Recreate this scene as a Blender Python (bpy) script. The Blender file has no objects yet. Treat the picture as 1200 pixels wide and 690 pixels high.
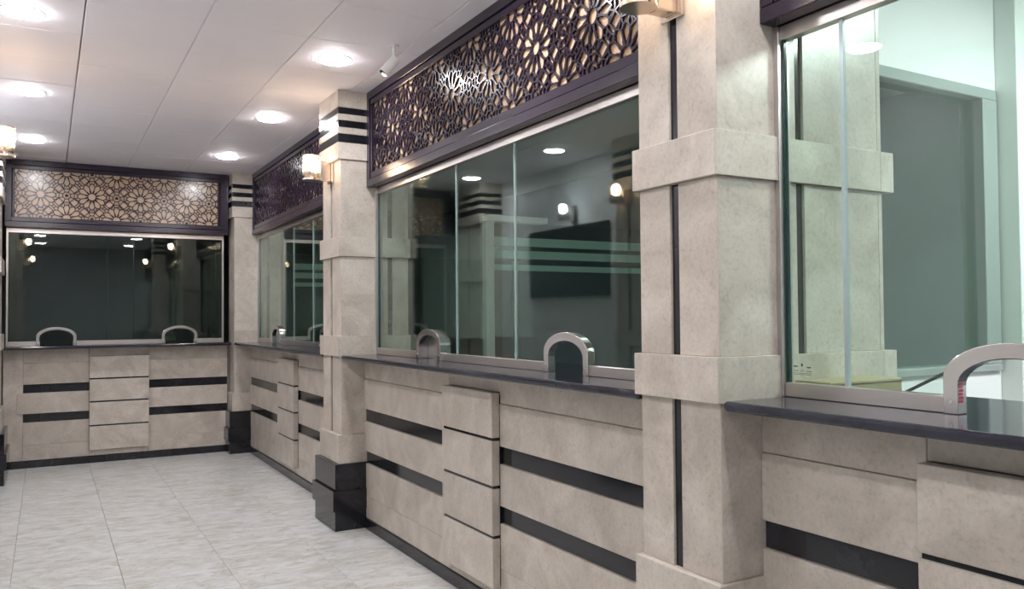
import bpy, bmesh, math, random
from mathutils import Vector, Matrix
random.seed(7)
S = bpy.context.scene
COL = S.collection

# ------------------------------------------------------------ camera
F_PX, YAW, PITCH, ROLL, CAM_H, SY = 953.97, 29.749, 1.388, -0.444, 1.348, 2.34
cd = bpy.data.cameras.new('camera'); cam = bpy.data.objects.new('camera', cd); COL.objects.link(cam)
cd.sensor_fit = 'HORIZONTAL'; cd.sensor_width = 36.0; cd.lens = 36.0 * F_PX / 1200.0
cd.shift_y = SY / 1200.0; cd.clip_start = 0.05; cd.clip_end = 60
yw, pt, rl = map(math.radians, (YAW, PITCH, ROLL))
Fw = Vector((math.sin(yw)*math.cos(pt), math.cos(yw)*math.cos(pt), math.sin(pt)))
Rt = Vector((math.cos(yw), -math.sin(yw), 0)); Up = Rt.cross(Fw)
R2 = Rt*math.cos(rl) + Up*math.sin(rl); U2 = -Rt*math.sin(rl) + Up*math.cos(rl)
cam.matrix_world = Matrix(((R2.x, U2.x, -Fw.x, 0), (R2.y, U2.y, -Fw.y, 0), (R2.z, U2.z, -Fw.z, CAM_H), (0, 0, 0, 1)))
S.camera = cam

# ------------------------------------------------------------ world, exposure
w = bpy.data.worlds.new('world'); S.world = w; w.use_nodes = True
w.node_tree.nodes['Background'].inputs[0].default_value = (0.62, 0.66, 0.8, 1)
w.node_tree.nodes['Background'].inputs[1].default_value = 0.03
S.view_settings.view_transform = 'Standard'; S.view_settings.look = 'None'
S.view_settings.exposure = 1.43; S.view_settings.gamma = 1.0
S.view_settings.use_curve_mapping = False
DOWNLIGHT = 62.0      # radiance of the downlight diffusers
OFFICE_LAMP = 27.0    # ceiling panel of the lit office
DIM_LAMP = 1.0        # ceiling panel of the middle office
WARM_LAMP = 26.0; COOL_LAMP = 30.0

# ------------------------------------------------------------ dimensions (metres)
XP, XD, XG, XC, XL = 1.633, 1.787, 1.88, 1.628, 1.805      # pillar face, dado face, glass, counter edge, lattice box face
ZT = 2.811; ZC = 1.108; ZLB = 2.195
P_SPANS = [(1.689, 2.035), (5.062, 5.445), (8.473, 8.75)]
YB = 8.657; YEND = -1.36; XLW = -0.60

# ------------------------------------------------------------ materials
def nodes(name):
    m = bpy.data.materials.new(name); m.use_nodes = True
    nt = m.node_tree; b = nt.nodes['Principled BSDF']
    return m, nt, b
def plain(name, col, rough=0.5, metal=0.0, coat=0.0, emit=None, es=0.0):
    m, nt, b = nodes(name)
    b.inputs['Base Color'].default_value = (*col, 1); b.inputs['Roughness'].default_value = rough
    b.inputs['Metallic'].default_value = metal; b.inputs['Coat Weight'].default_value = coat
    if emit: b.inputs['Emission Color'].default_value = (*emit, 1); b.inputs['Emission Strength'].default_value = es
    return m
def nd(nt, t, **k):
    n = nt.nodes.new(t)
    for a, v in k.items(): setattr(n, a, v)
    return n
def ramp(nt, fac, stops):
    r = nd(nt, 'ShaderNodeValToRGB'); els = r.color_ramp.elements
    while len(els) < len(stops): els.new(0.5)
    for e, (p, c) in zip(els, stops): e.position = p; e.color = (*c, 1) if len(c) == 3 else c
    nt.links.new(fac, r.inputs[0]); return r
def stone(name, dark, mid, light, rough, bump=0.05):
    m, nt, b = nodes(name); L = nt.links.new
    g = nd(nt, 'ShaderNodeNewGeometry'); oi = nd(nt, 'ShaderNodeObjectInfo')
    off = nd(nt, 'ShaderNodeVectorMath', operation='MULTIPLY_ADD')
    comb = nd(nt, 'ShaderNodeCombineXYZ'); L(oi.outputs['Random'], comb.inputs[0]); L(oi.outputs['Random'], comb.inputs[1])
    L(comb.outputs[0], off.inputs[0]); off.inputs[1].default_value = (17, 31, 0); L(g.outputs['Position'], off.inputs[2])
    n1 = nd(nt, 'ShaderNodeTexNoise'); n1.inputs['Scale'].default_value = 4.5; n1.inputs['Detail'].default_value = 6; n1.inputs['Distortion'].default_value = 1.2
    n2 = nd(nt, 'ShaderNodeTexNoise'); n2.inputs['Scale'].default_value = 75; n2.inputs['Detail'].default_value = 4; n2.inputs['Roughness'].default_value = 0.7
    n3 = nd(nt, 'ShaderNodeTexNoise'); n3.inputs['Scale'].default_value = 26; n3.inputs['Detail'].default_value = 3; n3.inputs['Distortion'].default_value = 2.0
    for n in (n1, n2, n3): L(off.outputs[0], n.inputs['Vector'])
    r1 = ramp(nt, n1.outputs['Fac'], [(0.3, dark), (0.52, mid), (0.72, light)])
    r2 = ramp(nt, n2.outputs['Fac'], [(0.30, (0.84, 0.84, 0.84)), (0.5, (1, 1, 1)), (0.75, (1.08, 1.07, 1.06))])
    r3 = ramp(nt, n3.outputs['Fac'], [(0.28, (0.86, 0.85, 0.84)), (0.42, (1, 1, 1)), (0.68, (1, 1, 1)), (0.78, (1.14, 1.12, 1.1))])
    m1 = nd(nt, 'ShaderNodeMix', data_type='RGBA', blend_type='MULTIPLY'); m1.inputs[0].default_value = 1
    m2 = nd(nt, 'ShaderNodeMix', data_type='RGBA', blend_type='MULTIPLY'); m2.inputs[0].default_value = 1
    L(r1.outputs[0], m1.inputs[6]); L(r2.outputs[0], m1.inputs[7]); L(m1.outputs[2], m2.inputs[6]); L(r3.outputs[0], m2.inputs[7])
    mr = nd(nt, 'ShaderNodeMapRange'); mr.inputs['To Min'].default_value = 0.92; mr.inputs['To Max'].default_value = 1.06
    L(oi.outputs['Random'], mr.inputs['Value'])
    m3 = nd(nt, 'ShaderNodeVectorMath', operation='SCALE'); L(m2.outputs[2], m3.inputs[0]); L(mr.outputs[0], m3.inputs['Scale'])
    L(m3.outputs[0], b.inputs['Base Color'])
    b.inputs['Roughness'].default_value = rough
    bp = nd(nt, 'ShaderNodeBump'); bp.inputs['Strength'].default_value = bump; bp.inputs['Distance'].default_value = 0.003
    L(n2.outputs['Fac'], bp.inputs['Height']); L(bp.outputs[0], b.inputs['Normal'])
    return m
def glass(name, tint, refl=1.0):
    m = bpy.data.materials.new(name); m.use_nodes = True; nt = m.node_tree; nt.nodes.clear(); L = nt.links.new
    o = nd(nt, 'ShaderNodeOutputMaterial'); g = nd(nt, 'ShaderNodeNewGeometry')
    d = nd(nt, 'ShaderNodeVectorMath', operation='DOT_PRODUCT'); L(g.outputs['Normal'], d.inputs[0]); L(g.outputs['Incoming'], d.inputs[1])
    a = nd(nt, 'ShaderNodeMath', operation='ABSOLUTE'); L(d.outputs['Value'], a.inputs[0])
    i = nd(nt, 'ShaderNodeMath', operation='SUBTRACT'); i.inputs[0].default_value = 1; L(a.outputs[0], i.inputs[1])
    p = nd(nt, 'ShaderNodeMath', operation='POWER'); L(i.outputs[0], p.inputs[0]); p.inputs[1].default_value = 5
    q = nd(nt, 'ShaderNodeMath', operation='MULTIPLY_ADD'); L(p.outputs[0], q.inputs[0]); q.inputs[1].default_value = 0.957*refl; q.inputs[2].default_value = 0.043*refl
    t = nd(nt, 'ShaderNodeBsdfTransparent'); t.inputs[0].default_value = (*tint, 1)
    s = nd(nt, 'ShaderNodeBsdfGlossy'); s.inputs['Roughness'].default_value = 0.0; s.inputs[0].default_value = (0.93, 1, 0.97, 1)
    x = nd(nt, 'ShaderNodeMixShader'); L(q.outputs[0], x.inputs[0]); L(t.outputs[0], x.inputs[1]); L(s.outputs[0], x.inputs[2]); L(x.outputs[0], o.inputs[0])
    return m
def marble_floor():
    m, nt, b = nodes('floor_marble'); L = nt.links.new
    g = nd(nt, 'ShaderNodeNewGeometry'); oi = nd(nt, 'ShaderNodeObjectInfo')
    comb = nd(nt, 'ShaderNodeCombineXYZ'); L(oi.outputs['Random'], comb.inputs[0]); L(oi.outputs['Random'], comb.inputs[1])
    off = nd(nt, 'ShaderNodeVectorMath', operation='MULTIPLY_ADD'); L(comb.outputs[0], off.inputs[0]); off.inputs[1].default_value = (13, 7, 0); L(g.outputs['Position'], off.inputs[2])
    mp = nd(nt, 'ShaderNodeMapping'); mp.inputs['Rotation'].default_value = (0, 0, 0.5); mp.inputs['Scale'].default_value = (0.9, 2.0, 1); L(off.outputs[0], mp.inputs[0])
    n1 = nd(nt, 'ShaderNodeTexNoise'); n1.inputs['Scale'].default_value = 5; n1.inputs['Detail'].default_value = 8; n1.inputs['Distortion'].default_value = 1.6; n1.inputs['Roughness'].default_value = 0.62
    n2 = nd(nt, 'ShaderNodeTexNoise'); n2.inputs['Scale'].default_value = 9; n2.inputs['Detail'].default_value = 5; n2.inputs['Distortion'].default_value = 2.4
    L(mp.outputs[0], n1.inputs['Vector']); L(mp.outputs[0], n2.inputs['Vector'])
    r1 = ramp(nt, n1.outputs['Fac'], [(0.36, (0.44, 0.425, 0.385)), (0.5, (0.56, 0.56, 0.54)), (0.62, (0.64, 0.645, 0.645))])
    r2 = ramp(nt, n2.outputs['Fac'], [(0.0, (1, 1, 1)), (0.57, (1, 1, 1)), (0.63, (0.80, 0.73, 0.64)), (0.68, (1, 1, 1))])
    mx = nd(nt, 'ShaderNodeMix', data_type='RGBA', blend_type='MULTIPLY'); mx.inputs[0].default_value = 1
    L(r1.outputs[0], mx.inputs[6]); L(r2.outputs[0], mx.inputs[7]); L(mx.outputs[2], b.inputs['Base Color'])
    b.inputs['Roughness'].default_value = 0.28
    return m
def rough_metal(name, col, rough, aniso=0):
    m, nt, b = nodes(name); L = nt.links.new
    g = nd(nt, 'ShaderNodeNewGeometry'); n = nd(nt, 'ShaderNodeTexNoise'); n.inputs['Scale'].default_value = 2; L(g.outputs['Position'], n.inputs['Vector'])
    mr = nd(nt, 'ShaderNodeMapRange'); mr.inputs['To Min'].default_value = rough*0.85; mr.inputs['To Max'].default_value = rough*1.15
    L(n.outputs['Fac'], mr.inputs['Value']); L(mr.outputs[0], b.inputs['Roughness'])
    b.inputs['Base Color'].default_value = (*col, 1); b.inputs['Metallic'].default_value = 1
    return m
def paint(name, col, rough, var=0.04):
    m, nt, b = nodes(name); L = nt.links.new
    g = nd(nt, 'ShaderNodeNewGeometry'); n = nd(nt, 'ShaderNodeTexNoise'); n.inputs['Scale'].default_value = 3; n.inputs['Detail'].default_value = 5; L(g.outputs['Position'], n.inputs['Vector'])
    a = tuple(max(0, c*(1-var)) for c in col); z = tuple(min(1, c*(1+var)) for c in col)
    r = ramp(nt, n.outputs['Fac'], [(0.35, a), (0.65, z)]); L(r.outputs[0], b.inputs['Base Color']); b.inputs['Roughness'].default_value = rough
    return m
M = dict(
    stone=stone('beige_limestone', (0.43, 0.378, 0.325), (0.53, 0.475, 0.415), (0.61, 0.555, 0.495), 0.30),
    granite=stone('black_granite', (0.008, 0.008, 0.011), (0.012, 0.012, 0.016), (0.02, 0.02, 0.026), 0.12, 0.01),
    counter=stone('counter_granite', (0.016, 0.016, 0.026), (0.025, 0.025, 0.038), (0.042, 0.042, 0.058), 0.11, 0.01),
    floor=marble_floor(),
    lacquer=paint('dark_lacquer', (0.018, 0.010, 0.024), 0.22, 0.15),
    backing=paint('cream_backing', (0.60, 0.43, 0.30), 0.22, 0.06),
    steel=rough_metal('steel', (0.60, 0.565, 0.55), 0.30),
    chrome=rough_metal('chrome', (0.66, 0.63, 0.61), 0.20),
    glass=glass('green_glass', (0.86, 0.93, 0.895)),
    glass_edge=plain('glass_edge', (0.45, 0.62, 0.56), 0.2),
    glass_rim=plain('glass_rim', (0.005, 0.03, 0.022), 0.1),
    seal=plain('clear_seal', (0.34, 0.42, 0.42), 0.2),
    frost=plain('frosted_film', (0.55, 0.80, 0.70), 0.7),
    ceil=paint('ceiling_tile_board', (0.87, 0.835, 0.88), 0.55, 0.012),
    ceil_gap=plain('ceiling_grid', (0.8, 0.78, 0.8), 0.6),
    grout=plain('grout', (0.36, 0.34, 0.31), 0.8),
    core=plain('mortar_core', (0.16, 0.14, 0.125), 0.8),
    white=paint('white_paint', (0.78, 0.79, 0.80), 0.5, 0.01),
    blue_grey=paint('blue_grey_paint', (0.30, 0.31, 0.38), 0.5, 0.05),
    dark_hall=paint('dark_hall_tone', (0.30, 0.31, 0.34), 0.5, 0.05),  # darkness of the hall behind the camera, put into the wall colour
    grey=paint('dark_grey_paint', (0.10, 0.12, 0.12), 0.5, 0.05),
    alu_grey=plain('grey_frame', (0.30, 0.34, 0.33), 0.4),
    alu=plain('white_frame', (0.80, 0.84, 0.81), 0.35),
    lamp=plain('downlight_diffuser', (1, 1, 1), 0.5, emit=(0.98, 0.97, 1.0), es=DOWNLIGHT),
    panel=plain('office_lamp', (1, 1, 1), 0.5, emit=(0.93, 1.0, 0.98), es=OFFICE_LAMP),
    dim=plain('dim_lamp', (1, 1, 1), 0.5, emit=(0.93, 1.0, 0.98), es=DIM_LAMP),
    ring=plain('white_plastic', (0.8, 0.8, 0.8), 0.35),
    warm=plain('warm_bulb', (1, 0.9, 0.8), 0.4, emit=(1.0, 0.74, 0.50), es=WARM_LAMP),
    cool=plain('cool_bulb', (1, 1, 1), 0.4, emit=(0.86, 0.9, 1.0), es=COOL_LAMP),
    crystal=glass('crystal', (0.93, 0.91, 0.9), 1.6),
    brass=rough_metal('pale_gold_metal', (0.72, 0.60, 0.50), 0.25),
    screen=plain('tv_screen', (0.012, 0.014, 0.018), 0.12),
    black=plain('black_plastic', (0.015, 0.015, 0.017), 0.35),
    lens=plain('lens_black', (0.01, 0.01, 0.012), 0.05),
    card=paint('cardboard', (0.34, 0.29, 0.17), 0.7, 0.08),
    ink=plain('etched_ink', (0.04, 0.08, 0.07), 0.6),
    red=plain('red_mark_colour', (0.45, 0.04, 0.10), 0.5),
    carpet=paint('office_floor', (0.30, 0.29, 0.28), 0.6, 0.1),
)

# ------------------------------------------------------------ helpers
def tag(o, label=None, cat=None, group=None, kind=None):
    if label: o['label'] = label
    if cat: o['category'] = cat
    if group: o['group'] = group
    if kind: o['kind'] = kind
    return o
def empty(name, loc=(0, 0, 0), label=None, cat=None, group=None, kind=None):
    o = bpy.data.objects.new(name, None); COL.objects.link(o); o.location = loc; o.empty_display_size = 0.1
    return tag(o, label, cat, group, kind)
def wloc(p):
    v = Vector((0, 0, 0))
    while p is not None: v = v + p.location; p = p.parent
    return v
def link(name, me, mat, parent=None, loc=(0, 0, 0)):
    o = bpy.data.objects.new(name, me); COL.objects.link(o)
    if mat: me.materials.append(mat) if not me.materials else None
    if parent is not None: o.parent = parent; o.location = Vector(loc) - wloc(parent)
    else: o.location = loc
    return o
def box(name, x0, x1, y0, y1, z0, z1, mat, parent=None, bev=0.0015):
    bm = bmesh.new(); bmesh.ops.create_cube(bm, size=1)
    sx, sy, sz = abs(x1-x0), abs(y1-y0), abs(z1-z0)
    for v in bm.verts: v.co = Vector((v.co.x*sx, v.co.y*sy, v.co.z*sz))
    if bev and min(sx, sy, sz) > bev*3: bmesh.ops.bevel(bm, geom=bm.edges[:], offset=bev, segments=1, affect='EDGES')
    me = bpy.data.meshes.new(name); bm.to_mesh(me); bm.free()
    return link(name, me, mat, parent, ((x0+x1)/2, (y0+y1)/2, (z0+z1)/2))
def addbox(bm, x0, x1, y0, y1, z0, z1):
    r = bmesh.ops.create_cube(bm, size=1)
    for v in r['verts']: v.co = Vector(((x0+x1)/2 + v.co.x*(x1-x0), (y0+y1)/2 + v.co.y*(y1-y0), (z0+z1)/2 + v.co.z*(z1-z0)))
def from_bm(name, bm, mat, parent=None, loc=(0, 0, 0), smooth=False):
    bmesh.ops.recalc_face_normals(bm, faces=bm.faces[:])
    me = bpy.data.meshes.new(name); bm.to_mesh(me); bm.free()
    if smooth:
        for p in me.polygons: p.use_smooth = True
    return link(name, me, mat, parent, loc)
def cyl(bm, c, r, h, axis=Vector((0, 0, 1)), seg=24, r2=None):
    q = Vector((0, 0, 1)).rotation_difference(Vector(axis).normalized()).to_matrix().to_4x4()
    bmesh.ops.create_cone(bm, cap_ends=True, segments=seg, radius1=r, radius2=r if r2 is None else r2, depth=h, matrix=Matrix.Translation(c) @ q)
def prism(pts, axis_from, axis_to, mapper):
    """closed outline pts (u,v) swept between two depths; mapper(u,v,d) gives the point"""
    bm = bmesh.new()
    a = [bm.verts.new(mapper(u, v, axis_from)) for u, v in pts]; b = [bm.verts.new(mapper(u, v, axis_to)) for u, v in pts]
    bm.faces.new(a); bm.faces.new(b[::-1]); n = len(pts)
    for i in range(n): bm.faces.new((a[i], b[i], b[(i+1) % n], a[(i+1) % n]))
    return bm

# ------------------------------------------------------------ floor and ceiling
floor = box('floor', XLW-0.2, 5.2, YEND-0.2, 11.8, -0.12, -0.021, M['grout'], None, 0); tag(floor, kind='structure')
proto = None
FX, FY = [-0.66, -0.155, 0.350, 0.857, 1.362, 1.868], 0.505
ny = int((8.70-YEND)/FY)+2
for i in range(5):
    for j in range(ny):
        x0, x1 = FX[i]+0.0006, FX[i+1]-0.0006; y0 = YEND-0.1 + j*FY + 0.0006; y1 = y0+FY-0.0012
        if proto is None: t = box('floor_tile', x0, x1, y0, y1, -0.021, 0, M['floor'], floor, 0.0012); proto = t
        else:
            t = proto.copy(); COL.objects.link(t); t.location = Vector(((x0+x1)/2, (y0+y1)/2, -0.0105)) - floor.location
ceiling = box('ceiling', XLW-0.2, 5.2, YEND-0.2, 11.8, ZT+0.03, ZT+0.12, M['ceil_gap'], None, 0); tag(ceiling, kind='structure')
CX = [-0.885, -0.370, 0.150, 0.668, 1.180, 1.700, 2.215]; CY0, CP = 4.175, 0.5325
proto = None
lights = []
for i in range(6):
    for j in range(-11, 9):
        x0, x1 = CX[i]+0.0014, CX[i+1]-0.0014; y0 = CY0+j*CP+0.0014; y1 = y0+CP-0.0028
        dz = random.uniform(-0.0012, 0.0012)
        if proto is None: t = box('ceiling_tile', x0, x1, y0, y1, ZT, ZT+0.014, M['ceil'], ceiling, 0.0022); proto = t
        else:
            t = proto.copy(); COL.objects.link(t)
            t.location = Vector(((x0+x1)/2, (y0+y1)/2, ZT+0.007+dz)) - ceiling.location
            t.rotation_euler = (random.uniform(-0.0015, 0.0015), random.uniform(-0.0015, 0.0015), 0)
box('ceiling_board', 1.9, 5.2, YEND, 8.65, ZT+0.016, ZT+0.03, M['white'], ceiling, 0)
for side, x in (('left', -0.108), ('right', 1.408)):
    for k, y in enumerate((-0.32, 1.27, 2.88, 4.46, 6.01, 7.62)):
        where = ['behind the camera', 'fifth from the back wall', 'fourth from the back wall', 'third from the back wall', 'second from the back wall', 'nearest the back wall'][k]
        e = empty('ceiling_light', (x, y, ZT-0.006), 'round white recessed ceiling downlight in the %s row, %s' % (side, where), 'ceiling light', 'recessed downlights in two ceiling rows')
        bm = bmesh.new(); n = 40
        for r0, r1, z0, z1 in ((0.088, 0.098, -0.004, 0.004),):
            vs = [[bm.verts.new((r*math.cos(2*math.pi*a/n), r*math.sin(2*math.pi*a/n), z)) for a in range(n)] for r, z in ((r0, z0), (r1, z0+0.003), (r1, z1), (r0, z1))]
            for q in range(4):
                for a in range(n): bm.faces.new((vs[q][a], vs[q][(a+1) % n], vs[(q+1) % 4][(a+1) % n], vs[(q+1) % 4][a]))
        from_bm('trim_ring', bm, M['ring'], e, (x, y, ZT-0.006), True)
        bm = bmesh.new(); cyl(bm, (0, 0, 0), 0.087, 0.013, Vector((0, 0, -1)), 40, 0.082); from_bm('diffuser', bm, M['lamp'], e, (x, y, ZT-0.008))

# ------------------------------------------------------------ walls that close the place
def struct_box(name, *a, **k):
    o = box(name, *a, **k); tag(o, kind='structure'); return o
struct_box('wall_dark_hall', XLW-0.1, 5.1, YEND-0.1, YEND, 0, ZT+0.03, M['dark_hall'], None, 0)  # unseen end wall, darkened to stand in for the dark hall beyond
wl = struct_box('wall_left', XLW-0.1, XLW, YEND, 8.9, 0, ZT+0.03, M['white'], None, 0)
struct_box('baseboard_left', XLW, XLW+0.015, YEND, 8.64, 0.0, 0.085, M['granite'])
struct_box('wall_office_side', 5.0, 5.1, YEND, 2.0, 0, ZT+0.03, M['white'], None, 0)
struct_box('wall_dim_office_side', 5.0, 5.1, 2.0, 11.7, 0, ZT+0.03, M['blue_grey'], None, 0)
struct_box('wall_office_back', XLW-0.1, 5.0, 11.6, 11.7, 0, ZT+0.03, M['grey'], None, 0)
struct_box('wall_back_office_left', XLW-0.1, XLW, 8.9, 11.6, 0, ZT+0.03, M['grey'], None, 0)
struct_box('wall_corner', 1.99, 2.09, 8.76, 11.6, 0, ZT+0.03, M['grey'], None, 0)

# ------------------------------------------------------------ stone clad wall under the counters
G = 0.0006
def clad(parent, kind, to_world, u0, u1, pu0, pu1, face, left_margin=None):
    """cladding pieces over the length u; to_world(u0,u1,d0,d1,z0,z1) -> box extents, d = depth behind the face"""
    def piece(name, a, b, d0, d1, z0, z1, m): 
        if b-a > 0.01: box(name, *to_world(a+G, b-G, d0, d1), z0+G, z1-G, m, parent, 0.002)
    rows = [(0.066, 0.207), (0.207, 0.412), (0.489, 0.679), (0.758, 0.952), (0.952, 1.078)]
    bars = [(0.412, 0.489), (0.679, 0.758)]
    for a, b in ((u0, pu0), (pu1, u1)):
        for k, (z0, z1) in enumerate(rows):
            piece('stone_slab', a, b, 0.0 if k != 4 else 0.003, 0.02, z0, z1, M['stone'])
        for z0, z1 in bars:
            piece('granite_bar', a, b, 0.012, 0.02, z0, z1, M['granite'])
    # raised centre panel, four stones with dark joints
    box('panel_core', *to_world(pu0+0.006, pu1-0.006, -0.032, 0.02), 0.13, 0.99, M['granite'], parent, 0)
    for z0, z1 in ((0.122, 0.344), (0.357, 0.568), (0.581, 0.784), (0.797, 1.002)):
        piece('raised_stone', pu0, pu1, -0.040, 0.0, z0, z1, M['stone'])
    piece('stone_slab', pu0, pu1, 0.0, 0.02, 0.066, 0.122, M['stone'])
    piece('stone_slab', pu0, pu1, 0.003, 0.02, 1.002, 1.078, M['stone'])
core = struct_box('wall_right', XD+0.021, XD+0.16, YEND, 8.65, 0, 1.078, M['core'], bev=0)
wR = core
toR = lambda a, b, d0, d1: (XD+d0, XD+d1, a, b)
BAYS = [(YEND, 1.689, 0.63, 1.181), (2.035, 5.062, 3.25, 3.785), (5.445, 8.473, 6.66, 7.195)]
for y0, y1, p0, p1 in BAYS: clad(wR, 'right', toR, y0, y1, p0, p1, XD)
wB = struct_box('wall_back', XLW, 1.81, YB+0.021, YB+0.16, 0, 1.078, M['core'], bev=0)
toB = lambda a, b, d0, d1: (a, b, YB+d0, YB+d1)
clad(wB, 'back', toB, -0.184, 1.60, 0.351, 0.866, YB)
box('stone_slab', -0.34, -0.184-G, YB, YB+0.02, 0.067, 1.077, M['stone'], wB, 0.002)
box('projecting_stone', -0.232, 0.350, YB-0.008, YB+0.01, 0.492, 0.676, M['stone'], wB, 0.002)
for nm, y0, y1 in (('baseboard_right', YEND, 1.689), ('baseboard_right', 2.035, 5.05), ('baseboard_right', 5.46, 8.46)):
    struct_box(nm, XD-0.012, XD+0.02, y0, y1, 0, 0.065, M['granite'])
struct_box('baseboard_back', -0.33, 1.6, YB-0.012, YB+0.02, 0, 0.065, M['granite'])

# ------------------------------------------------------------ pillars
def pillar(y0, y1, sgn, label, xend=2.075, groove=True):
    """sgn=+1 right side (hall face XP, body to larger x), sgn=-1 left side mirrored"""
    xf = XP if sgn > 0 else -0.345
    xe = xend if sgn > 0 else xf-0.26
    X = lambda d: xf + sgn*d                 # depth d behind the hall face
    D = abs(xe-xf)
    e = empty('stone_pillar', (X(D/2), (y0+y1)/2, 0), label, 'pillar')
    def bx(name, d0, d1, a, b, z0, z1, m, bev=0.002):
        q0, q1 = sorted((X(d0), X(d1))); return box(name, q0, q1, a, b, z0, z1, m, e, bev)
    T = 0.03
    bx('core', T, D-T, y0+T, y1-T, 0, ZT+0.01, M['granite'], 0)
    gy0, gy1 = (y0+y1)/2-0.008, (y0+y1)/2+0.030
    if not groove: gy0 = gy1 = (y0+y1)/2
    gd0, gd1 = 0.318, 0.352
    def slab(name, pts, z0, z1, m):
        """mitred piece: plan outline pts = (depth behind the hall face, y)"""
        w_ = [(X(d), y) for d, y in pts]; mx = sum(p[0] for p in w_)/4; my = sum(p[1] for p in w_)/4; mz = (z0+z1)/2
        bm = bmesh.new(); lo = [bm.verts.new((x-mx, y-my, z0-mz)) for x, y in w_]; hi = [bm.verts.new((x-mx, y-my, z1-mz)) for x, y in w_]
        bm.faces.new(lo); bm.faces.new(hi[::-1])
        for k in range(4): bm.faces.new((lo[k], hi[k], hi[(k+1) % 4], lo[(k+1) % 4]))
        bmesh.ops.recalc_face_normals(bm, faces=bm.faces[:])
        bmesh.ops.bevel(bm, geom=bm.edges[:], offset=0.0012, segments=1, affect='EDGES')
        from_bm(name, bm, m, e, (mx, my, mz))
    g = 0.0003
    def ring(name, z0, z1, p, m, splits, sides):
        q = p*0.6
        ys = splits or [None]
        if splits:
            slab(name, [(-p, y0-q+g), (-p, splits[0]), (T, splits[0]), (T, y0+T)], z0, z1, m); slab(name, [(-p, splits[1]), (-p, y1+q-g), (T, y1-T), (T, splits[1])], z0, z1, m)
        else: slab(name, [(-p, y0-q+g), (-p, y1+q-g), (T, y1-T), (T, y0+T)], z0, z1, m)
        for ya, yb in ((y0-q, y0+T), (y1+q, y1-T)):
            if sides:
                slab(name, [(-p+g, ya), (T, yb), (gd0, yb), (gd0, ya)], z0, z1, m); slab(name, [(gd1, ya), (gd1, yb), (D, yb), (D, ya)], z0, z1, m)
            else: slab(name, [(-p+g, ya), (T, yb), (D, yb), (D, ya)], z0, z1, m)
        if D > 0.4: 
            r = (0.045 if D > 0.6 else 0.012) if p > 0 else 0
            slab(name, [(D+G, y0-q), (D+G, y1+q), (D+r+0.02, y1+q), (D+r+0.02, y0-q)], z0, z1, m)
    def segment(z0, z1, gr=groove):
        ring('stone_slab', z0, z1, 0.0, M['stone'], (gy0, gy1) if gr else None, D > 0.4)
    for z0, z1 in ((0.60, 1.10), (1.229, 1.740), (1.869, 2.365)):
        if groove: bx('granite_inlay', 0.009, T, gy0+0.0005, gy1-0.0005, z0, z1, M['granite'], 0)
        if groove and D > 0.4:
            for ya, yb in ((y0+0.009, y0+T), (y1-T, y1-0.009)): bx('granite_inlay', gd0+0.0005, gd1-0.0005, ya, yb, z0, z1, M['granite'], 0)
    def band(z0, z1, p, m=None, name='stone_band'):
        ring(name, z0, z1, p, m or M['stone'], None, False)
    segment(0.60+G, 1.10-G); segment(1.229+G, 1.740-G); segment(1.869+G, 2.365-G)
    if groove: band(1.10, 1.229, 0.020); band(1.740, 1.869, 0.020)
    else: segment(1.10, 1.229, False); segment(1.740, 1.869, False)
    # striped capital
    z = [2.365, 2.473, 2.529, 2.571, 2.616, 2.657, 2.699, ZT]
    for k in range(7):
        st = k % 2 == 0
        band(z[k]+0.0006, z[k+1]-0.0006, 0.022 if st else 0.018, M['stone'] if st else M['granite'], 'stone_band' if st else 'granite_stripe')
    # foot
    band(0.42, 0.60, 0.022)
    band(0.255, 0.42-G, 0.050, M['granite'], 'granite_plinth')
    band(0.125, 0.255-G, 0.066, M['granite'], 'granite_plinth')
    band(0.0, 0.125-G, 0.050, M['granite'], 'granite_plinth')
    return e
pillar(*P_SPANS[0], 1, 'beige stone pillar with dark vertical groove, nearest one, right of centre', 2.33)
pillar(*P_SPANS[1], 1, 'beige stone pillar with black striped capital and black plinth, left of the big window')
pillar(*P_SPANS[2], 1, 'slim stone corner pillar with striped capital beside the back wall', groove=False)
pillar(*P_SPANS[0], -1, 'stone pillar of the left wall beside the camera')
pillar(*P_SPANS[1], -1, 'stone pillar of the left wall that carries the lamp at the left edge')
pillar(7.86, 8.45, -1, 'stone pillar of the left wall at the far left edge beside the back lattice')

# ------------------------------------------------------------ countertops
def worktop(x0, x1, y0, y1, edge, label):
    e = tag(box('countertop', x0, x1, y0, y1, ZC-0.028, ZC, M['counter'], None, 0), label, 'counter')
    md = e.modifiers.new('bullnose', 'BEVEL'); md.width = 0.010; md.segments = 4
    return e
worktop(XC, 2.30, YEND+0.01, 1.676, 'x', 'dark polished granite counter ledge at the right edge, nearest the camera')
worktop(XC, 2.30, 2.049, 5.048, 'x', 'long dark granite counter ledge under the big middle window')
worktop(XC, 2.30, 5.459, 8.459, 'x', 'dark granite counter ledge between the striped pillar and the corner pillar')
worktop(XLW+0.27, 1.61, YB-0.165, YB+0.45, 'y', 'dark granite counter ledge in front of the back wall window')

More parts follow.
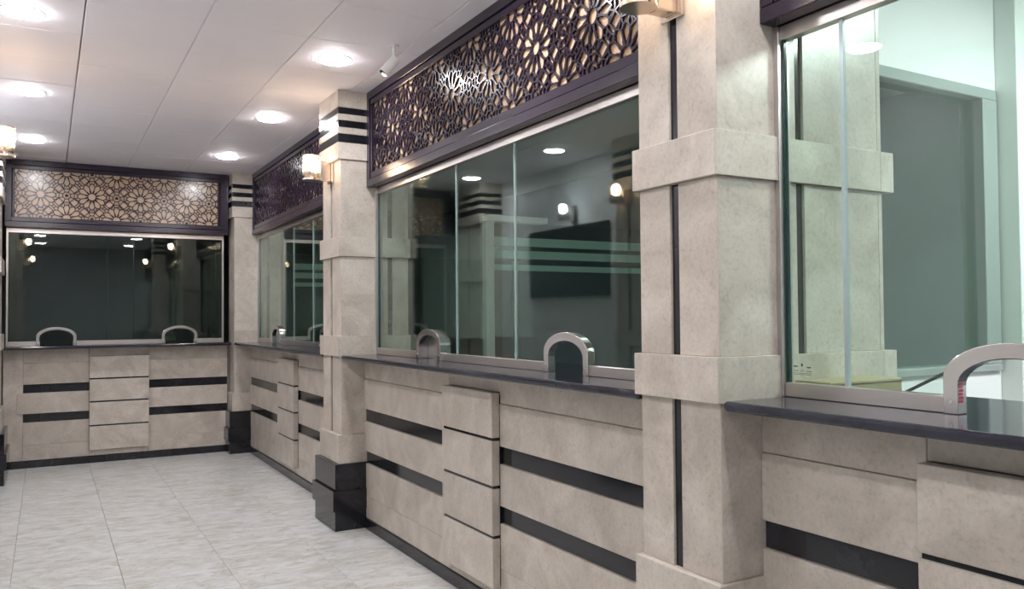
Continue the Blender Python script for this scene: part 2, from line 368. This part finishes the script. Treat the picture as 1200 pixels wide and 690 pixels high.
# ------------------------------------------------------------ lattice panels
def lattice_segments():
    """pattern on the infinite square lattice (pitch a): 12-petal rosettes and ringed rosettes alternate; returns two local motifs"""
    pol = lambda r, t: (r*math.cos(math.radians(t)), r*math.sin(math.radians(t)))
    A = []; B = []
    for k in range(12):
        t = 30*k
        A.append((pol(0.036, t-15), pol(0.036, t+15), 0.009))
        A.append((pol(0.037, t+15), pol(0.056, t+15), 0.0150))
        A.append((pol(0.054, t+15), pol(0.100, t+15), 0.0090))
        A.append((pol(0.100, t+15), pol(0.116, t+7), 0.0085)); A.append((pol(0.100, t+15), pol(0.116, t+23), 0.0085))
        A.append((pol(0.116, t-7), pol(0.126, t), 0.0085)); A.append((pol(0.126, t), pol(0.116, t+7), 0.0085))
    for q in range(4):
        def rot(p):
            c, s = [(1, 0), (0, 1), (-1, 0), (0, -1)][q]; return (p[0]*c-p[1]*s, p[0]*s+p[1]*c)
        for sg in (1, -1):
            # towards the ringed rosette on the axis
            A.append((rot(pol(0.116, 7*sg)), rot((0.147, 0.026*sg)), 0.008)); A.append((rot(pol(0.116, 23*sg)), rot((0.147, 0.026*sg)), 0.008))
        # diagonal pair: small star between two big rosettes
        A.append((rot(pol(0.126, 30)), rot((0.147, 0.026)), 0.008)); A.append((rot(pol(0.126, 60)), rot((0.026, 0.147)), 0.008))
        A.append((rot(pol(0.126, 30)), rot((0.147, 0.101)), 0.008)); A.append((rot(pol(0.126, 60)), rot((0.101, 0.147)), 0.008))
        A.append((rot(pol(0.116, 37)), rot((0.105, 0.088)), 0.008)); A.append((rot(pol(0.116, 53)), rot((0.088, 0.105)), 0.008))
        A.append((rot((0.105, 0.088)), rot((0.122, 0.105)), 0.008)); A.append((rot((0.088, 0.105)), rot((0.105, 0.122)), 0.008))
        A.append((rot((0.105, 0.088)), rot((0.088, 0.105)), 0.008))
    for k in range(8):
        t = 45*k
        B.append((pol(0.034, t-22.5), pol(0.034, t+22.5), 0.008)); B.append((pol(0.034, t+22.5), pol(0.068, t+22.5), 0.008))
        B.append((pol(0.068, t-22.5), pol(0.068, t+22.5), 0.008))
        B.append((pol(0.007, t-22.5), pol(0.007, t+22.5), 0.015))
    return A, B
LA, LB_ = lattice_segments()
def clip(p, q, u0, u1, v0, v1):
    t0, t1 = 0.0, 1.0; dx, dy = q[0]-p[0], q[1]-p[1]
    for a, b in ((-dx, p[0]-u0), (dx, u1-p[0]), (-dy, p[1]-v0), (dy, v1-p[1])):
        if abs(a) < 1e-12:
            if b < 0: return None
        else:
            r = b/a
            if a < 0: t0 = max(t0, r)
            else: t1 = min(t1, r)
    if t1-t0 < 1e-6: return None
    return (p[0]+dx*t0, p[1]+dy*t0), (p[0]+dx*t1, p[1]+dy*t1)
def lattice_mesh(u0, u1, v0, v1, cu, cv, mapper, depth0, depth1):
    bm = bmesh.new(); a = 0.210; seen = set(); n = 0
    iu = int((u1-u0)/a)+3
    for i in range(-iu, iu+1):
        for j in range(-2, 3):
            ox, oy = cu+i*a, cv+j*a
            for (p, q, wd) in (LA if (i+j) % 2 == 0 else LB_):
                c = clip((p[0]+ox, p[1]+oy), (q[0]+ox, q[1]+oy), u0, u1, v0, v1)
                if not c: continue
                (ax, ay), (bx_, by) = c
                L = math.hypot(bx_-ax, by-ay)
                if L < 0.002: continue
                key = (round((ax+bx_)*400), round((ay+by)*400))
                if key in seen: continue
                seen.add(key)
                tx, ty = (bx_-ax)/L, (by-ay)/L; e_ = wd*0.3; ax -= tx*e_; ay -= ty*e_; bx_ += tx*e_; by += ty*e_
                wd *= 0.86; nx, ny_ = -ty*wd/2, tx*wd/2; dd = depth0 + (n % 7)*0.00012; n += 1
                cs = [(ax+nx, ay+ny_), (ax-nx, ay-ny_), (bx_-nx, by-ny_), (bx_+nx, by+ny_)]
                f = [bm.verts.new(mapper(u, v, dd)) for u, v in cs]; g = [bm.verts.new(mapper(u, v, depth1)) for u, v in cs]
                bm.faces.new(f)
                for k in range(4): bm.faces.new((f[k], g[k], g[(k+1) % 4], f[(k+1) % 4]))
    return bm
def lattice_panel(u0, u1, zt, to_world, mapper, label, cu, stile_l=0.07, stile_r=0.07, depth=0.20):
    """u along the wall; to_world(a,b,d0,d1) -> x0,x1,y0,y1; mapper(u,v,d) -> point; d = 0 at the face"""
    e = empty('lattice_panel', mapper((u0+u1)/2, ZLB, 0.0), label, 'lattice')
    def bx(name, a, b, d0, d1, z0, z1, m, bev=0.002): return box(name, *to_world(a, b, d0, d1), z0, z1, m, e, bev)
    a, b, v0, v1 = u0+stile_l, u1-stile_r, 2.287, 2.722
    bx('carcass', u0+0.01, u1-0.01, 0.055, depth, ZLB+0.002, ZT-0.002, M['lacquer'], 0)
    bx('backing_board', a-0.01, b+0.01, 0.030, 0.053, v0-0.01, v1+0.01, M['backing'], 0)
    # outer frame, then the inner moulding that stands proud of it
    bx('bottom_rail', u0, u1, 0.0, 0.054, ZLB, ZLB+0.046, M['lacquer']); bx('bottom_moulding', u0+0.02, u1-0.02, 0.008, 0.054, ZLB+0.048, v0, M['lacquer'], 0.004)
    bx('top_rail', u0, u1, 0.0, 0.054, ZT-0.050, ZT, M['lacquer']); bx('top_moulding', u0+0.02, u1-0.02, 0.008, 0.054, v1, ZT-0.052, M['lacquer'], 0.004)
    bx('stile', u0, a-0.024, 0.0, 0.054, ZLB+0.047, ZT-0.051, M['lacquer']); bx('stile', b+0.024, u1, 0.0, 0.054, ZLB+0.047, ZT-0.051, M['lacquer'])
    bx('side_moulding', a-0.022, a, 0.008, 0.054, v0, v1, M['lacquer'], 0.004); bx('side_moulding', b, b+0.022, 0.008, 0.054, v0, v1, M['lacquer'], 0.004)
    bm = lattice_mesh(a-0.002, b+0.002, v0-0.002, v1+0.002, cu, (v0+v1)/2, lambda u, v, d: Vector(mapper(u, v, d)) - e.location, 0.016, 0.028)
    from_bm('fretwork', bm, M['lacquer'], e, e.location)
    return e
mR = lambda u, v, d: (XL+d, u, v)
tR = lambda a, b, d0, d1: (XL+d0, XL+d1, a, b)
lattice_panel(YEND, 1.687, ZT, tR, mR, 'dark lattice panel over the lit office window at top right', 0.9)
lattice_panel(2.037, 5.060, ZT, tR, mR, 'large dark lattice panel over the big middle window', 2.55, 0.2, 0.072)
lattice_panel(5.447, 8.471, ZT, tR, mR, 'dark lattice panel between the striped pillar and the corner pillar', 6.9, 0.07, 0.07)
YL = 8.607
lattice_panel(-0.335, 1.598, ZT, lambda a, b, d0, d1: (a, b, YL+d0, YL+d1), lambda u, v, d: (u, YL+d, v),
              'lattice panel with brown star rosettes high on the back wall', -0.055, 0.077, 0.10)

# ------------------------------------------------------------ windows
def arch_outline(c, w_, h, n=14, leg=0.50):
    """outline (u,v) of a flattened arch, from the right foot over the top to the left foot"""
    hw = w_/2; s = h*leg; pts = [(c+hw, 0)]
    for k in range(n+1):
        t = math.pi*k/n; pts.append((c+hw*math.cos(t), s+(h-s)*math.sin(t)))
    pts.append((c-hw, 0)); return pts
def window(name, u0, u1, joints, hoods, to_world, mapper, jw=0.007, jm='seal'):
    """to_world with d = 0 at the glass face (hall side)"""
    e = empty(name, mapper((u0+u1)/2, ZC, 0.0)); tag(e, kind='structure')
    def bx(nm, a, b, d0, d1, z0, z1, m, bev=0.0015): return box(nm, *to_world(a, b, d0, d1), z0, z1, m, e, bev)
    zb, zt = ZC+0.042, 2.152
    us = [u0+0.02]+joints+[u1-0.02]
    for a, b in zip(us[:-1], us[1:]):
        hs = sorted([h for h in hoods if a < h < b])
        pts = [(a+0.002, zb-0.02)]
        for h in hs: pts += [(u, ZC+0.0+v if v > 0.03 else zb-0.02) for u, v in arch_outline(h, 0.26, 0.135)[::-1]]
        pts += [(b-0.002, zb-0.02), (b-0.002, zt+0.02), (a+0.002, zt+0.02)]
        bm = prism(pts, 0.0, 0.008, lambda u, v, d: Vector(mapper(u, v, d)) - e.location)
        from_bm('glass_pane', bm, M['glass'], e, e.location)
    for j in joints: bx('glass_joint', j-jw/2, j+jw/2, -0.001, 0.009, zb, zt, M[jm], 0)
    for u in (u0+0.021, u1-0.021): bx('glass_rim', u-0.004, u+0.004, -0.002, 0.010, zb, zt, M['glass_rim'], 0)
    for u in (u0, u1-0.018): bx('steel_jamb', u, u+0.018, -0.02, 0.025, ZC, ZLB, M['steel'])
    bx('top_channel', u0+0.018, u1-0.018, -0.012, 0.020, zt, ZLB-0.001, M['steel'])
    # bottom channel is interrupted by the hoods
    cuts = [u0+0.018]
    for h in sorted(hoods): cuts += [h-0.134, h+0.134]
    cuts.append(u1-0.018)
    for a, b in zip(cuts[::2], cuts[1::2]): bx('bottom_channel', a, b, -0.012, 0.020, ZC+0.0005, zb, M['steel'])
    return e
gR = lambda a, b, d0, d1: (XG+d0, XG+d1, a, b)
gmR = lambda u, v, d: (XG+d, u, v)
HOODS2, HOODS3 = [2.82, 4.215], [6.16, 7.72]
window('window_4', YEND, 1.688, [0.15, 1.467], [1.018], gR, gmR, 0.012)
window('window_3', 2.036, 5.061, [3.26, 3.88], HOODS2, gR, gmR)
window('window_2', 5.446, 8.472, [6.55, 7.15], HOODS3, gR, gmR)
YG = 8.735
gB = lambda a, b, d0, d1: (a, b, YG+d0, YG+d1)
gmB = lambda u, v, d: (u, YG+d, v)
window('window_1', -0.325, 1.575, [0.50, 0.735, 1.12], [0.080, 1.155], gB, gmB, 0.004, 'glass_rim')

# ------------------------------------------------------------ steel arch hoods
def hood(c, mapper, label, w_=0.330, h=0.172, t=0.036, proj=0.020, back=0.016, shutter=False, marked=False):
    e = empty('arch_hood', mapper(c, ZC, -proj/2), label, 'pay window hood', 'arched steel pass-through hoods on the counters')
    o = arch_outline(c, w_, h, 22); i = arch_outline(c, w_-2*t, h-t, 22)
    bm = bmesh.new(); loop = []
    for d in (-proj, back):
        loop.append([bm.verts.new(Vector(mapper(u, ZC+v, d)) - e.location) for u, v in o]); loop.append([bm.verts.new(Vector(mapper(u, ZC+v, d)) - e.location) for u, v in i])
    n = len(o)
    for k in range(n-1):
        bm.faces.new((loop[0][k], loop[0][k+1], loop[1][k+1], loop[1][k])); bm.faces.new((loop[2][k], loop[3][k], loop[3][k+1], loop[2][k+1]))
        bm.faces.new((loop[0][k], loop[2][k], loop[2][k+1], loop[0][k+1])); bm.faces.new((loop[1][k], loop[1][k+1], loop[3][k+1], loop[3][k]))
    for k in (0, n-1): bm.faces.new((loop[0][k], loop[1][k], loop[3][k], loop[2][k]))
    ob = from_bm('arch', bm, M['chrome'], e, e.location)
    md = ob.modifiers.new('bevel', 'BEVEL'); md.width = 0.002; md.segments = 2; md.limit_method = 'ANGLE'; md.angle_limit = math.radians(50)
    # screws on the feet
    for s in (-1, 1):
        bm = bmesh.new(); p = Vector(mapper(c+s*(w_/2-t/2), ZC+0.028, -proj-0.001)) - e.location
        ax = Vector(mapper(0, 0, 1)) - Vector(mapper(0, 0, 0)); cyl(bm, p, 0.005, 0.003, ax, 12)
        from_bm('screw', bm, M['steel'], e, e.location)
    if shutter:
        pts = arch_outline(c, w_-2*t-0.004, h-t-0.002, 16)
        bm = prism(pts, back-0.006, back-0.002, lambda u, v, d: Vector(mapper(u, ZC+v, d)) - e.location)
        tag(from_bm('shutter_plate', bm, M['steel'], e, e.location), 'closed steel plate filling the arch')
    if marked:  # column of thin red boxes on the inner side of the leg
        u = c+w_/2-t-0.0008
        bm = bmesh.new()
        for k in range(6):
            z0 = ZC+0.028+k*0.0085; d0 = -proj*0.75+0.002*(k % 2)
            p0 = Vector(mapper(u-0.0004, z0, d0)) - e.location; p1 = Vector(mapper(u, z0+0.006, d0+0.014)) - e.location
            addbox(bm, min(p0.x, p1.x), max(p0.x, p1.x), min(p0.y, p1.y), max(p0.y, p1.y), min(p0.z, p1.z), max(p0.z, p1.z))
        tag(from_bm('red_mark', bm, M['red'], e, e.location), 'small red marks on the inner side of the leg')
    return e
hood(1.018, gmR, 'large steel arch hood cut by the right edge of the picture', marked=True)
hood(2.82, gmR, 'steel arch hood on the long middle counter, nearer to the grooved pillar')
hood(4.215, gmR, 'steel arch hood with closed plate on the middle counter, near the striped pillar', back=0.045, shutter=True)
hood(6.16, gmR, 'steel arch hood just left of the striped pillar, mostly hidden by it')
hood(7.72, gmR, 'small steel arch hood right of the corner pillar')
hood(0.080, gmB, 'left steel arch hood on the back counter', t=0.026)
hood(1.155, gmB, 'right steel arch hood on the back counter', t=0.026)

# ------------------------------------------------------------ wall lamps
def sconce(xf, y, sgn, lampmat, metal, label, z0=2.245):
    """xf wall face, lamp sticks out towards -sgn*x"""
    e = empty('wall_lamp', (xf, y, z0), label, 'wall lamp')
    X = lambda d: xf - sgn*d
    def bx(nm, d0, d1, a, b, za, zb, m):
        q = sorted((X(d0), X(d1))); return box(nm, q[0], q[1], a, b, za, zb, m, e, 0.003)
    bx('backplate', 0.001, 0.014, y-0.05, y+0.05, z0-0.012, z0+0.155, metal)
    bx('bracket', 0.014, 0.085, y-0.028, y+0.028, z0+0.0, z0+0.13, metal)
    cx = X(0.135)
    bm = bmesh.new(); cyl(bm, Vector((cx, y, z0+0.006)) - e.location, 0.056, 0.012, seg=32); cyl(bm, Vector((cx, y, z0+0.022)) - e.location, 0.040, 0.02, seg=32, r2=0.05)
    from_bm('base_disc', bm, metal, e, e.location)
    for k in range(16):
        a = 2*math.pi*k/16; bm = bmesh.new(); cyl(bm, (0, 0, 0), 0.0085, 0.125, seg=6)
        from_bm('crystal_rod', bm, M['crystal'], e, (cx+0.047*math.cos(a), y+0.047*math.sin(a), z0+0.095))
    bm = bmesh.new(); n = 32
    rings = [[bm.verts.new(Vector((cx+r*math.cos(2*math.pi*a/n), y+r*math.sin(2*math.pi*a/n), z)) - e.location) for a in range(n)] for r, z in ((0.059, z0+0.155), (0.059, z0+0.163), (0.052, z0+0.163), (0.052, z0+0.155))]
    for q in range(4):
        for a in range(n): bm.faces.new((rings[q][a], rings[q][(a+1) % n], rings[(q+1) % 4][(a+1) % n], rings[(q+1) % 4][a]))
    from_bm('top_ring', bm, metal, e, e.location)
    bm = bmesh.new(); bmesh.ops.create_uvsphere(bm, u_segments=20, v_segments=12, radius=0.037)
    for v in bm.verts: v.co.z *= 1.35
    from_bm('bulb', bm, lampmat, e, (cx, y, z0+0.115), True)
    return e
sconce(XP, 1.862, 1, M['warm'], M['brass'], 'warm crystal wall lamp cut by the top edge on the grooved pillar')
sconce(XP, 5.254, 1, M['warm'], M['brass'], 'glowing warm crystal wall lamp on the striped pillar')
sconce(-0.345, 1.862, -1, M['warm'], M['brass'], 'warm crystal wall lamp on the left pillar beside the camera')
sconce(-0.345, 5.254, -1, M['warm'], M['brass'], 'warm crystal wall lamp at the left edge of the picture')
sconce(XLW, 6.42, -1, M['cool'], M['chrome'], 'cool white wall lamp above the dark screen, seen mirrored in the middle window')

# ------------------------------------------------------------ screen on the left wall
e = empty('wall_screen', (XLW+0.04, 6.53, 1.86), 'wide black flat screen on the left wall, seen mirrored in the middle window', 'screen')
box('casing', XLW+0.001, XLW+0.045, 5.86, 7.20, 1.53, 2.20, M['black'], e, 0.004)
box('display', XLW+0.046, XLW+0.048, 5.88, 7.18, 1.55, 2.18, M['screen'], e, 0)

# ------------------------------------------------------------ ceiling cameras
e = empty('security_camera', (1.615, 4.085, ZT), 'white bullet security camera on the ceiling beside the large lattice', 'security camera')
bm = bmesh.new(); cyl(bm, (0, 0, -0.006), 0.028, 0.012); from_bm('mount', bm, M['ring'], e, e.location, False)
bm = bmesh.new(); cyl(bm, (0, 0, -0.045), 0.010, 0.075, seg=16); cyl(bm, (0, 0, -0.085), 0.015, 0.022, Vector((1, 0, 0)), 16); from_bm('bracket', bm, M['ring'], e, e.location)
ax = Vector((-0.58, 0.10, -0.72)).normalized(); c0 = Vector((-0.03, -0.01, -0.120))
bm = bmesh.new(); cyl(bm, c0, 0.026, 0.105, ax, 28); from_bm('body', bm, M['ring'], e, e.location)
bm = bmesh.new(); cyl(bm, c0+ax*0.0535, 0.022, 0.006, ax, 28); from_bm('lens', bm, M['lens'], e, e.location)
bm = bmesh.new(); cyl(bm, c0+ax*0.02+Vector((0.0, 0.0, 0.029)), 0.006, 0.02, Vector((0, 1, 0)), 12); from_bm('knob', bm, M['black'], e, e.location)
e = empty('ceiling_sensor', (-0.275, 8.35, ZT), 'small white ceiling sensor above the left end of the back lattice', 'sensor')
bm = bmesh.new(); cyl(bm, (0, 0, -0.008), 0.050, 0.016, seg=28); from_bm('base', bm, M['ring'], e, e.location)
bm = bmesh.new(); cyl(bm, (0, 0, -0.024), 0.036, 0.018, Vector((0, 0, -1)), 28, 0.024); from_bm('dome', bm, M['ring'], e, e.location)

# ------------------------------------------------------------ offices behind the glass
def partition(y, x0, x1, post0, post1, zsill, ztop, name, upper=True, stripes=None, postw=0.063, rail_end=None, sx=None, fm='alu'):
    e = empty(name, ((x0+x1)/2, y, 0)); tag(e, kind='structure')
    b = lambda nm, *a, **k: box(nm, *a, e, **k)
    if zsill > 0.2:
        b('lower_panel', x0, x1, y, y+0.08, 0, zsill, M['white'], bev=0.002)
        b('sill', x0, post1+postw, y-0.015, y+0.095, zsill, zsill+0.03, M[fm], bev=0.003)
    if upper: b('upper_panel', x0, x1, y, y+0.08, ztop+0.045, ZT+0.02, M['white'], bev=0)
    b('head_rail', (x0 if upper else post0), rail_end or post1+postw, y-0.012, y+0.09, ztop, ztop+0.045, M[fm], bev=0.003)
    for p in (post0, post1): b('post', p, p+postw, y-0.012, y+0.09, max(zsill, 0)+0.03, ztop, M[fm], bev=0.003)
    b('glass_pane', x0, post1, y+0.03, y+0.038, zsill+0.03, ztop, M['glass'], bev=0)
    if stripes:
        for z0, z1 in stripes: b('frosted_stripe', *(sx or (post0+postw, post1)), y+0.024, y+0.029, z0, z1, M['frost'], bev=0)
    return e
STR = [(1.858, 1.921), (1.766, 1.826), (1.679, 1.722)]
p1 = partition(1.95, 2.335, 5.0, 2.34, 3.36, 1.105, 2.235, 'wall_partition', True, None, 0.10, fm='alu_grey')
box('column_face', 3.47, 3.62, 1.86, 1.95, 0, ZT+0.02, M['alu'], p1, 0.003)
partition(5.10, 2.09, 5.0, 2.722, 4.93, 0.0, 2.028, 'wall_partition', False, STR, 0.045, 3.22)
partition(8.55, 2.09, 5.0, 2.9, 4.93, 0.0, 2.02, 'wall_partition', False, STR, 0.045, 3.3, (2.25, 2.88))
def office_lamp(x, y, m, label, s=0.30):
    e = empty('office_ceiling_lamp', (x, y, ZT), label, 'ceiling light')
    box('frame', x-s-0.02, x+s+0.02, y-s-0.02, y+s+0.02, ZT-0.004, ZT+0.012, M['ring'], e, 0.002)
    box('diffuser', x-s, x+s, y-s, y+s, ZT-0.008, ZT-0.0045, m, e, 0)
office_lamp(3.3, 0.6, M['panel'], 'square ceiling panel lamp of the bright office at right')
office_lamp(3.2, 3.6, M['dim'], 'square ceiling panel lamp of the dim office behind the middle window')
# things on the staff side of the right counter
e = empty('cardboard_box', (2.07, 1.61, ZC), 'flat olive brown box on the counter behind the right window', 'box')
box('box_body', 1.915, 2.235, 1.55, 1.672, ZC+0.001, ZC+0.036, M['card'], e, 0.002)
box('box_lid', 1.913, 2.237, 1.548, 1.674, ZC+0.0365, ZC+0.046, M['card'], e, 0.002)
e = empty('black_pen', (1.99, 1.32, ZC), 'black pen leaning behind the glass of the right window', 'pen')
a_, b_ = Vector((1.92, 1.335, ZC+0.030)), Vector((1.965, 1.245, ZC+0.088))
bm = bmesh.new(); cyl(bm, (a_+b_)/2-e.location, 0.0042, (b_-a_).length, b_-a_, 12); from_bm('barrel', bm, M['black'], e, e.location)
bm = bmesh.new(); cyl(bm, a_-(b_-a_).normalized()*0.006-e.location, 0.001, 0.014, b_-a_, 12, 0.0042); from_bm('tip', bm, M['black'], e, e.location)
# maker's mark in the corner of the right glass
bm = bmesh.new(); ex = XG-0.0012
for yy, ww, zz, hh in ((1.640, 0.014, 1.196, 0.003), (1.617, 0.006, 1.198, 0.008), (1.593, 0.014, 1.194, 0.003),
                       (1.640, 0.018, 1.184, 0.0015), (1.617, 0.010, 1.184, 0.0015), (1.593, 0.018, 1.184, 0.0015), (1.617, 0.066, 1.178, 0.001), (1.617, 0.06, 1.174, 0.001)):
    addbox(bm, ex, ex+0.0008, yy-ww/2, yy+ww/2, zz, zz+hh)
w4 = bpy.data.objects['window_4']
tag(from_bm('etched_mark', bm, M['ink'], w4, (0, 0, 0)), 'tiny dark maker mark in the lower corner of the glass')
